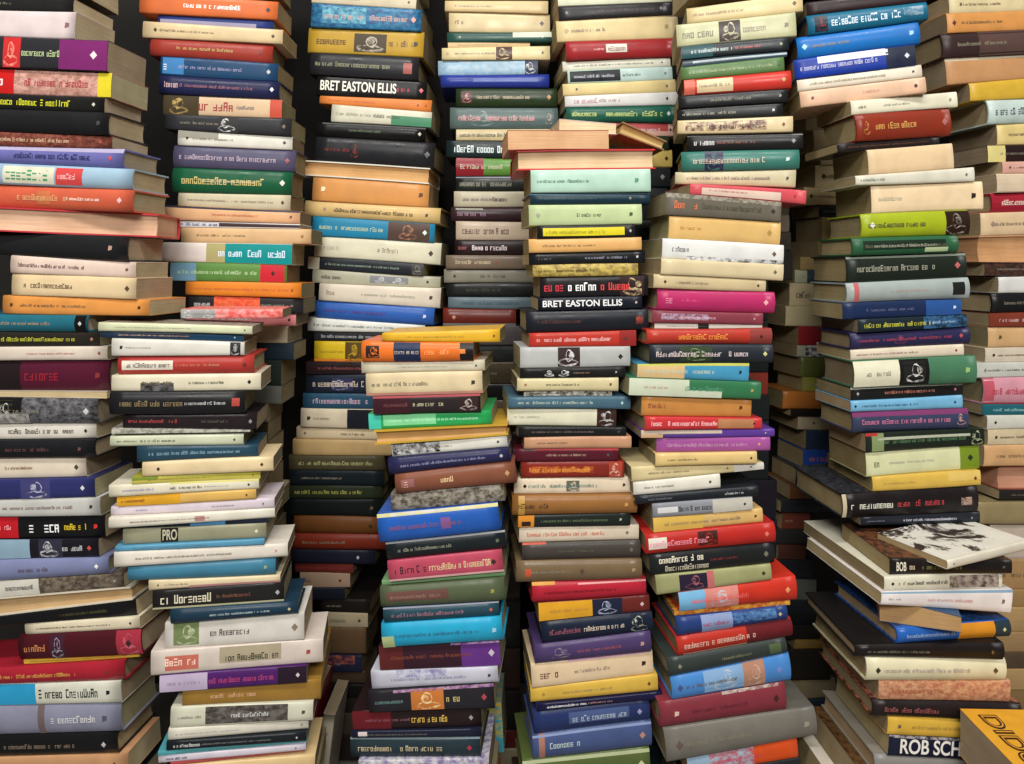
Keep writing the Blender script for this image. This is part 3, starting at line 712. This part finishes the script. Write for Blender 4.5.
657 774 288 292 b42e64 h t:.07,.14,e8a,.5 t:.2,.35,d58,.2 l:.92,eaa;magenta
652 763 310 313 843c48 b:.08,.5,b0a0b8~843c48,.3,.8 t:.1,.6,dbc,.3 l:.92,b88;plum red
655 763 323 325 d4cfc6 b:.4,.5,222,.0,1;thin white
646 771 329 328 b2382a h t:.25,.65,e94,.55 l:.91,322 b:.82,1,8a3c38;red/with gold lettering
649 772 344 344 262c34 h b:.24,.5,8aa060~30402c,.1,.9 t:.05,.8,dcc,.4 l:.93,cc8;dark slate/with green picture
637 748 364 363 4694ba b:0,.42,d8b884 b:0,1,c8c860,.85,1 t:.05,.7,bcb,.4 l:.92,222;yellow and blue
628 760 377 382 34724c b:0,.45,ccd4bc b:.0,.7,ccd4bc,.0,.4 t:.1,.3,b88,.2 t:.42,.72,597,.4 l:.93,a95;green and white
641 752 395 399 c48645 t:.06,.22,843,.3 l:.9,532;toffee orange
644 762 416 418 c4363a b:.62,.93,b88058,.1,.9 t:.05,.62,fcc,.5 l:.93,422;scarlet/with pink lettering
641 775 430 429 5c3c92 b:0,.16,d8b088 b:0,.6,c8b8a8,.5,.9 l:.93,cb9;thin violet
657 770 438 437 a25498 t:.08,.8,c9b,.35 l:.9,c96;mauve
655 756 453 451 dcbf80 l:.94,322;yellowish cream
632 765 467 463 dccb9a b:.77,1,dcd8d0 l:.72,765 l:.9,333;cream and white
634 721 482 474 e4dfd2 l:.88,322;short white
636 758 496 485 20242a h t:.1,.3,778,.3 t:.72,.88,ccc,.35;black
653 752 504 496 8e9098 b:.05,.25,ddd,.3,.7 t:.26,.6,222,.5 b:.6,1,c4c0b4 l:.92,222;silver grey/with black lettering
654 763 518 508 d8b270 b:.0,.45,dfb85a t:.1,.8,876,.3 l:.93,532;amber
646 774 534 521 b82c26 h b:.02,.16,e0d8cc,.25,.8 t:.03,.5,e9a,.4 b:.4,.55,44201c~b82c26,.2,.9 l:.93,d76;red/with white block and dark picture
650 774 554 541 1f2123 h t:.05,.47,e4dcc4,.4,.68 t:.12,.47,e4dcc4,.4,.28 t:.48,.7,833,.15 l:.93,776;charcoal/with two bold white title lines
657 771 575 563 a3a474 b:.2,.44,2c2238~a8646c,.05,.9 b:.44,.5,c87070 l:.93,332;pale olive/with dark picture
679 796 592 575 cc3626 h b:0,.22,78b4dc b:.22,.5,bcc4cc~d88a80 t:.1,.6,e66,.3 l:.92,e96;light blue and red
675 790 612 600 d8a840~b85028 k:617,605;thin yellow
677 787 617 604 263e78 h b:.22,.5,8c9cc4 b:.5,.9,5c88b8~263e78,.3,.9 t:.22,.5,a24,.3 l:.93,cb8;blue and lilac
677 793 636 618 bc3428 h b:.6,1,6c2228 b:.05,.6,e0a890,.0,.08 t:.06,.68,dba,.45;red and maroon
668 787 657 637 363e3c h t:.45,.7,886,.2 l:.1,887 b:.85,.95,564,.2,.8;dark grey green
672 791 676 652 4c8ad0 h b:.27,.6,c4ccd4~8ab0d8,.1,.95 b:.6,.78,b88870~d4b0a0,.05,.98 l:.07,458 l:.9,78c;sky blue/with boy picture
660 786 702 681 843440 h b:.5,.95,c8bcb4~84303c,.9,1 l:.13,dba t:.25,.7,623,.2 l:.92,422;wine red
666 816 727 705 78746c h l:.09,655 l:.93,998 d:.17 u:6c6860;large plain grey
688 798 757 737 dc5424 b:0,.5,98b4cc b:.2,.6,c06070~a8bccc t:.25,.7,c46,.3;orange and pale blue
700 800 773 757 262c30;very dark
end 790 778
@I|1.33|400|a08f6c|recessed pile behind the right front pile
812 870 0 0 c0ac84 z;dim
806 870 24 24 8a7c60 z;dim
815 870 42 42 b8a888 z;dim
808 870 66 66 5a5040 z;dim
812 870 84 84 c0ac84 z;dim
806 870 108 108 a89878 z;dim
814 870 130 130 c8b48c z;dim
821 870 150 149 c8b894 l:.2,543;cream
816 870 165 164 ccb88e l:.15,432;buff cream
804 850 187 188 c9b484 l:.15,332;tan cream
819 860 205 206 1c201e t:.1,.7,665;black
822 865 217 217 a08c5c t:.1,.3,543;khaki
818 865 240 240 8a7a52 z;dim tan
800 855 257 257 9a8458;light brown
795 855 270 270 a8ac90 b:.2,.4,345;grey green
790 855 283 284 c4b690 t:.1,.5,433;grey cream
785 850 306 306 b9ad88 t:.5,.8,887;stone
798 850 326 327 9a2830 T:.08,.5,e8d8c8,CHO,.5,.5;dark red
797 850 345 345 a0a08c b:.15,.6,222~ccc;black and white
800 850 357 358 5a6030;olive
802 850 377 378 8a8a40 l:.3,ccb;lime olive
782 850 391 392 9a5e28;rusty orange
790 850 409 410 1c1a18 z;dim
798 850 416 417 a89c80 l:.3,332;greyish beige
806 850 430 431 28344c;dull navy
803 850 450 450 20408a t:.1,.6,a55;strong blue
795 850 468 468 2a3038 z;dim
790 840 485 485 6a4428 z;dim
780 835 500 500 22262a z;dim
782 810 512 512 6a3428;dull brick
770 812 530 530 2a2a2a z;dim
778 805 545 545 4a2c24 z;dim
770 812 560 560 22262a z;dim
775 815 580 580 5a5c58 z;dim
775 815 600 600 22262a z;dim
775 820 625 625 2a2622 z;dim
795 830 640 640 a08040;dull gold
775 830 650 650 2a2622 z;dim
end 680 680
@J|1.10|450|a89672|top right upper pile|.1
811 920 -2 -6 2c1c20 v:600;black
812 921 12 6 1b6684 h b:.06,.17,1a2a3a~8a3a3a,.1,.9 t:.2,.78,def,.6 b:.8,.96,88a0b0~1b6684,.3,.8 v:600;teal blue
803 915 33 24 1c6cb8 h l:.06,adf l:.93,9cf v:600;azure blue
800 911 56 47 1b3898 b:.2,.78,dde,.65,.98 b:.76,1,182038 t:.05,.7,bbd,.35 l:.93,ccd v:600;cobalt blue/with white streak
803 917 76 67 e0d4c0 t:.1,.72,776,.3 l:.93,222 v:600;ivory
806 921 88 79 dcb496 l:.1,633 t:.5,.65,b87,.25 l:.92,422 v:600;peach pink
@@right front pile
851 956 101 92 ddd8c0 t:.05,.15,665,.25 t:.3,.55,998,.2 l:.93,887;greyish ivory
855 950 115 108 84301f h b:.06,.14,b88848~84301f,.2,.8 t:.2,.65,c95,.35 l:.93,a66;reddish brown/with gold lettering
838 940 143 136 221c1c t:.1,.9,643,.3;thin black
868 954 150 143 dfc29a;peach cream
854 974 176 167 d3cfbe t:.04,.25,676,.4 l:.93,665;greyish white
872 984 185 181 e6cda6 t:.06,.28,aa9,.2 l:.91,221;large cream
861 968 214 210 9dac22 h b:.78,1,9c9488~2c1c14 t:.06,.6,443,.3 l:.1,ddd;lime green/with portrait at its end
850 957 238 235 2b5c3e h t:.1,.9,665,.3 b:.1,.88,1c2c20,.3,.8 t:.2,.8,aa9,.2 b:.68,.9,bcd0a0,.1,.35;forest green
847 967 256 252 1f2720 h b:0,1,889084,.88,.96 t:.08,.75,998,.35 l:.92,b66;black green
846 970 283 277 9ca6a4 h b:.06,.1,b66 t:.35,.68,b98,.15 b:.86,.96,222,.2,.8;light silver/with black eye emblem
843 960 303 299 1c2c50 b:.7,1,2c5494 t:.2,.6,668,.25 l:.94,cde;navy to blue
857 966 319 314 1c2830 t:.05,.7,cc4,.5 b:.6,1,3c6a98~1c2830 t:.65,.9,9bd,.3;black/with yellow lettering
851 970 333 326 2c2a50 h b:.35,.48,884058~2c2a50,.2,.8 t:.05,.85,a45,.25 l:.92,b55;dark violet/with red lettering
852 964 350 344 ded0ba t:.05,.6,977,.25 l:.93,832;thin cream
853 974 361 355 48785a h b:0,.37,dfdcc2 b:.37,.61,181818 b:.4,.58,e4e0dc~222,.1,.9 t:.1,.3,776,.25 l:.92,9b7;cream and green/with portrait picture
852 964 388 383 1b1b1c b:0,1,b4b4a8,.85,1 t:.3,.75,b76,.35 l:.06,aaa l:.93,b77;thin black
851 963 401 395 74b0d4 t:.1,.6,357,.3 l:.04,123 l:.93,246;pale sky blue
853 968 412 408 38405c h b:0,1,7a3a68,.75,1 t:.08,.85,c79,.35 b:.88,.98,d8a898~38405c,.2,.8;indigo and plum
865 984 433 428 1e261e b:.1,1,b0b4a0,.6,.75 b:.05,.15,889868 b:0,.1,b83838,.85,1 t:.15,.85,575,.3 b:.88,1,b4bc94~1e261e;black green/with pale stripe
867 980 452 445 d5d6aa b:.83,1,789028 l:.92,232 t:.07,.12,664,.4 t:.2,.6,aa9,.15;pale lemon and green
873 978 477 469 d5b050 b:.7,1,dcbc68,.4,1 t:.1,.4,a95,.15 l:.95,632 v:480 d:0.14;mustard yellow
842 976 494 484 1c1718 h u:3c4048~1c1c20 b:0,.03,c8b89c t:.06,.38,ddc,.4 t:.4,.75,b43a40,.35 b:.87,.95,b89888~1c1718,.3,.6 v:460 d:0.155;black/with white and red lettering
861 979 517 511 20242c t:.05,.2,889,.2 t:.35,.82,ccd,.35 l:.93,889 v:460 d:0.15 k:526,523;blue black
932 1045 553 546 dcd6c4 u:e0dcd0~3a302a! k:562,556 l:.07,332 v:210 d:0.11 D:1.0;white wide/with dark cover picture
892 1010 560 559 1d1918 u:7a4a30~2a2220 T:.05,.13,e8e0cc,BOB,.5,.6 t:.16,.25,cb9,.5 t:.26,.6,774,.45 l:.93,554 v:490 d:0.135 D:1.0;black BOB titled
884 1003 577 573 d9d5c0 l:.07,111 t:.12,.55,322,.35 b:.55,.97,4a3838~b0a498,.1,.9 v:440 d:0.22 D:1.0;off white/with dark picture at its end
879 1010 591 589 dfd8d6 b:0,1,88a8c0,.88,1 t:.05,.15,99a,.2 t:.35,.7,c99,.25 l:.93,766 v:440 d:0.2 D:1.0;white
885 954 604 609 ba9668 f c:2c4a6c v:800 d:.075 D:1.0;tan paged
896 1012 628 621 265cae h u:2c60b0~1c3050 b:.54,.86,d08a28 b:.86,1,2a3a44 t:.08,.5,9bd,.3 l:.94,cc9 v:428 d:0.15 D:1.0;blue orange and black
856 998 646 639 1b1616 h u:1c1a1a t:.08,.5,776,.25 l:.92,653 v:500 d:0.16 D:1.0;black
866 1002 658 656 dfd8b6 h l:.08,332 t:.12,.75,a99,.25 l:.92,543 v:476 d:0.155 D:1.0;large ivory
879 1007 681 678 ae6c54~d0a078 t:.1,.5,a64,.3 l:.93,a76 v:480 d:0.15 D:1.0;reddish tan
873 1015 701 700 241c1c h u:b8705a~3c1c18 t:.08,.45,955,.4 v:500 d:0.16 D:1.0;black and copper
888 1000 718 719 dcb246 l:.1,654 t:.2,.9,a84,.25 v:480 d:0.14 D:1.0;yellow
889 1000 736 738 1a1e34 b:0,1,b8b0b0~1a1e34,.88,1 T:.09,.72,f0ece4,ROB_SCHN,.48,.68 v:480 d:0.145 D:1.0;navy ROB SCH titled
875 1000 757 760 84827e h u:8a8478 v:480 d:0.15 D:1.0;plain grey
862 995 775 777 6a4c28~3a2418 v:480 d:.15 D:1.0;brown patterned
845 990 803 803 d8d0c0 v:480 d:.15 D:1.0;large greyish white
end 850 850
@K|1.26|390|a8987a|far right pile
949 1062 -4 -6 d8c89c l:.1,765;cream
946 1062 14 9 d49452 l:.06,632;orange tan
942 1060 34 29 3a2a2a h b:.3,1,5a4440,.0,1;dark brown
948 1062 58 52 c49264 b:0,1,d8c8b0,.88,1;brown tan
971 1075 83 75 d3ac3c;golden
988 1085 100 95 bfd0ca h t:.07,.45,445,.4;pale aqua
999 1090 124 121 dcc684;pale yellow
989 1085 145 143 2a1c1c b:0,.18,dcd088 l:.45,b98;yellow and black
1001 1090 162 160 dba898 l:.08,422;rose pink
995 1085 174 172 dcc8ac;light cream
992 1085 193 190 a22436 h t:.1,.6,edc,.4;cherry red
980 1080 213 210 dcc09a l:.12,987;pinkish tan
978 1080 236 234 d4a274 f h c:d0a078;tan bound
985 1085 262 262 2c2422~5a3c30 k:276,276;dark patterned
998 1090 277 275 dededa;bright white
990 1085 293 293 1c1c1e h;black
989 1085 313 312 843c2c t:.1,.7,dbb,.4;rust
989 1085 327 326 dab280 l:.12,653;apricot
986 1085 348 345 dcd0bc l:.08,222;light ivory
974 1080 363 362 d0d2ca l:.1,888;cool white
982 1085 378 376 dc9cac h b:0,.1,cc6070,0,1 t:.08,.6,c23a50,.35 b:0,1,b84050,.0,.06;pink
982 1085 404 404 266674 t:.1,.5,9cc;thin teal
985 1085 415 413 dcdcd0 l:.08,222;white
986 1085 429 427 dccba8 l:.08,221;sandy cream
982 1085 445 443 dcae7c;wheat
1000 1090 466 466 d09a80 f h c:a86050;pinkish paged
1000 1090 490 490 2a2624 k:500,500;dull black
975 1080 502 502 9a8a64 ;drab tan
990 1085 524 524 c8b8a8 ;pale grey
980 1080 560 560 b08c60;tan brown
985 1085 590 590 a88858;drab brown
980 1085 607 607 b89868 z;dim
985 1085 632 632 a88860 z;dim
980 1085 652 652 5a4a3a z;dim
985 1085 668 668 b89868 z;dim
980 1085 690 690 8a7048 z;dim
end 712 712
@L|1.19|560|a89a78|low gap between two centre piles
410 504 709 704 d8b830~48a8c0 b:.9,1,48a8c0,0,.3;thick yellow and turquoise
415 490 755 754 c8b48c;low cream
end 775 775
'''
SMALL = set('''L1 F10 H47 K30 I7 E3 F11 I13 B134 I36 G16 E23 I14 K26 F12 K28 K29 A34 B117 F9 B019 E9 E24 C36 I18 I29 K8 D14 H20 I10 I20 B132 C19 C34 I9 H39 G00 K23 K19 K13 K21 K22 C21 H3 J43 C40 I23 K16 L0 C38 I11 I8 A19 B020 B021 F0 K10 B013 B18 C35 K18 K9 I15 I17 I24 I16 I25 C0'''.split())
# ------------------------------------------------------------------ the setting
def box(name, lo, hi, mat):
    m = MB(); k = m.slot(mat)
    p = [m.add((x, y, z)) for z in (lo[2], hi[2]) for y in (lo[1], hi[1]) for x in (lo[0], hi[0])]
    for f in ((0, 2, 3, 1), (4, 5, 7, 6), (0, 1, 5, 4), (2, 6, 7, 3), (0, 4, 6, 2), (1, 3, 7, 5)): m.quad(*[p[i] for i in f], k)
    o = m.build(name); o['kind'] = 'structure'; return o
fm, nt, b = new_mat('floor_concrete'); n = noise(nt, 9, 8)
r_ = ramp(nt, n.outputs['Fac'], [(.3, rgb('5c5854')), (.7, rgb('7c7872'))]); nt.links.new(r_.outputs['Color'], b.inputs['Base Color'])
b.inputs['Roughness'].default_value = .55
wm, nt, b = new_mat('wall_dark_paint'); n = noise(nt, 4, 6)
r_ = ramp(nt, n.outputs['Fac'], [(.3, rgb('14110e')), (.7, rgb('1e1a16'))]); nt.links.new(r_.outputs['Color'], b.inputs['Base Color'])
b.inputs['Roughness'].default_value = .8
box('floor', (-2.2, -2.2, -.06), (2.2, 1.56, 0), fm)
box('wall_back', (-2.2, 1.56, -.06), (2.2, 1.66, 2.8), wm)

# ------------------------------------------------------------------ the piles
solve_stacks(DATA)
rest = MB(); used = {}; recs = []
for rec in BOOKS:
    key, stack, r = rec[:3]
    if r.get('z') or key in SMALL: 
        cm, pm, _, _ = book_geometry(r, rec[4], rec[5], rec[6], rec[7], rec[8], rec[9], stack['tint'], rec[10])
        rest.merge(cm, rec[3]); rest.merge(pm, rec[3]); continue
    desc, _, extra = r['lab'].partition('/')
    lab = desc + ' book' + (' ' + extra if extra else '')
    prev = r['prev']
    if prev and not prev.startswith('dim') and prev != 'dim': rel = 'under the ' + ' '.join(prev.split()[:3]) + ' one'
    elif prev: rel = 'low down'
    else: rel = 'topmost'
    full = '%s, %s, %s' % (lab, rel, r['pile'])
    if len(full.split()) > 16: full = '%s, %s, %s' % (lab, 'low down' if rel == 'low down' else rel.replace(' one', ''), r['pile'])
    if len(full.split()) > 16: full = '%s, in the %s' % (lab, r['pile'])
    if full in used: print('DUPLICATE LABEL', full, key)
    used[full] = key
    if len(full.split()) > 16: print('LONG LABEL', full)
    recs.append((rec, full))
for rec, full in recs: make_book(rec, full)
print('BOOKS individually', len(recs), 'merged', len(BOOKS) - len(recs))

# ------------------------------------------------------------------ single books that lie or stand apart from the piles
def lone(row, M, w, t, d, label, group, tint='b8a888'):
    r = parse(row); r['pile'] = group; rr = random.Random(len(row))
    return make_book(('x', dict(tint=tint), r, M, w, t, t, d, 0, 0, rr), label)
def upright(px, D, height, lean):
    """a book standing on its short edge, spine to the viewer"""
    return Matrix.Translation(((px - CX) / F * D, D, height / 2 * math.cos(lean) + .001)) @ Matrix.Rotation(lean - math.pi / 2, 4, 'Y')
lone('0 0 0 0 7c2026 h;', upright(312, 1.19, .19, math.radians(7)), .19, .012, .10,
     'dark red hardcover book standing upright on the floor, leaning, between two piles', 'upright books on the floor')
lone('0 0 0 0 b4ab98 l:.8,876 t:.5,.7,998,.2;', upright(329, 1.19, .158, math.radians(7)), .158, .019, .10,
     'pale grey book standing upright on the floor beside the dark red upright one', 'upright books on the floor')
# thick yellow book in the near lower corner, cover up, on a low pile of its own
D0, D1 = .98, .78
zt_ = CAM_H - (710 - CY) / F * D0; x0_ = (957 - CX) / F * D0; w_ = .24; th = .062
yw = math.atan2(-(534 - CX) / F, 1)
M = Matrix.Translation((x0_ + w_ / 2 * math.cos(yw), D1, zt_ - th)) @ Matrix.Rotation(yw, 4, 'Z')
yb = lone('0 0 0 0 dca234 u:e0a22c;', M, w_, th, D0 - D1, 'thick yellow book lying cover up, dark outlined capitals on it, in the near corner', 'near corner books', 'a89c84')
cv = [c for c in yb.children if c.name.startswith('cover')][0]
for col, off, dz in (('2a1a0c', .035, .0004), ('d8962a', -.02, .0008)):
    cu = bpy.data.curves.new('cover_title', 'FONT'); cu.body = 'DIDU'; cu.size = .045; cu.offset = off * .05; cu.materials.append(ink_mat(col))
    tmp = bpy.data.objects.new('cover_title', cu); COL.objects.link(tmp); bpy.context.view_layer.update()
    me = bpy.data.meshes.new_from_object(tmp.evaluated_get(bpy.context.evaluated_depsgraph_get())); bpy.data.objects.remove(tmp)
    n = bpy.data.objects.new('cover_title', me); COL.objects.link(n); n.parent = cv
    n.location = (-w_ / 2 + .016, (D0 - D1) - .012, th + dz); n.rotation_euler = (0, 0, -math.pi / 2); n.scale = (.95, .7, 1)
z = zt_ - th; k = 0
cols = ['5a2a20', 'a89878', '26303c', '8a6a3c', '3a3a3a', 'b8a888']; n_ = max(1, round(z / .035)); t = z / n_
while k < n_:
    z -= t
    cm, pm, _, _ = book_geometry(parse('0 0 0 0 %s z;' % cols[k % 6]), .22, t, t, .18, 0, 0, 'a89c84', R)
    for q in (cm, pm): rest.merge(q, Matrix.Translation((x0_ + .12 + R.uniform(-.004, .012), D1 + .005, z)) @ Matrix.Rotation(yw, 4, 'Z'))
    k += 1
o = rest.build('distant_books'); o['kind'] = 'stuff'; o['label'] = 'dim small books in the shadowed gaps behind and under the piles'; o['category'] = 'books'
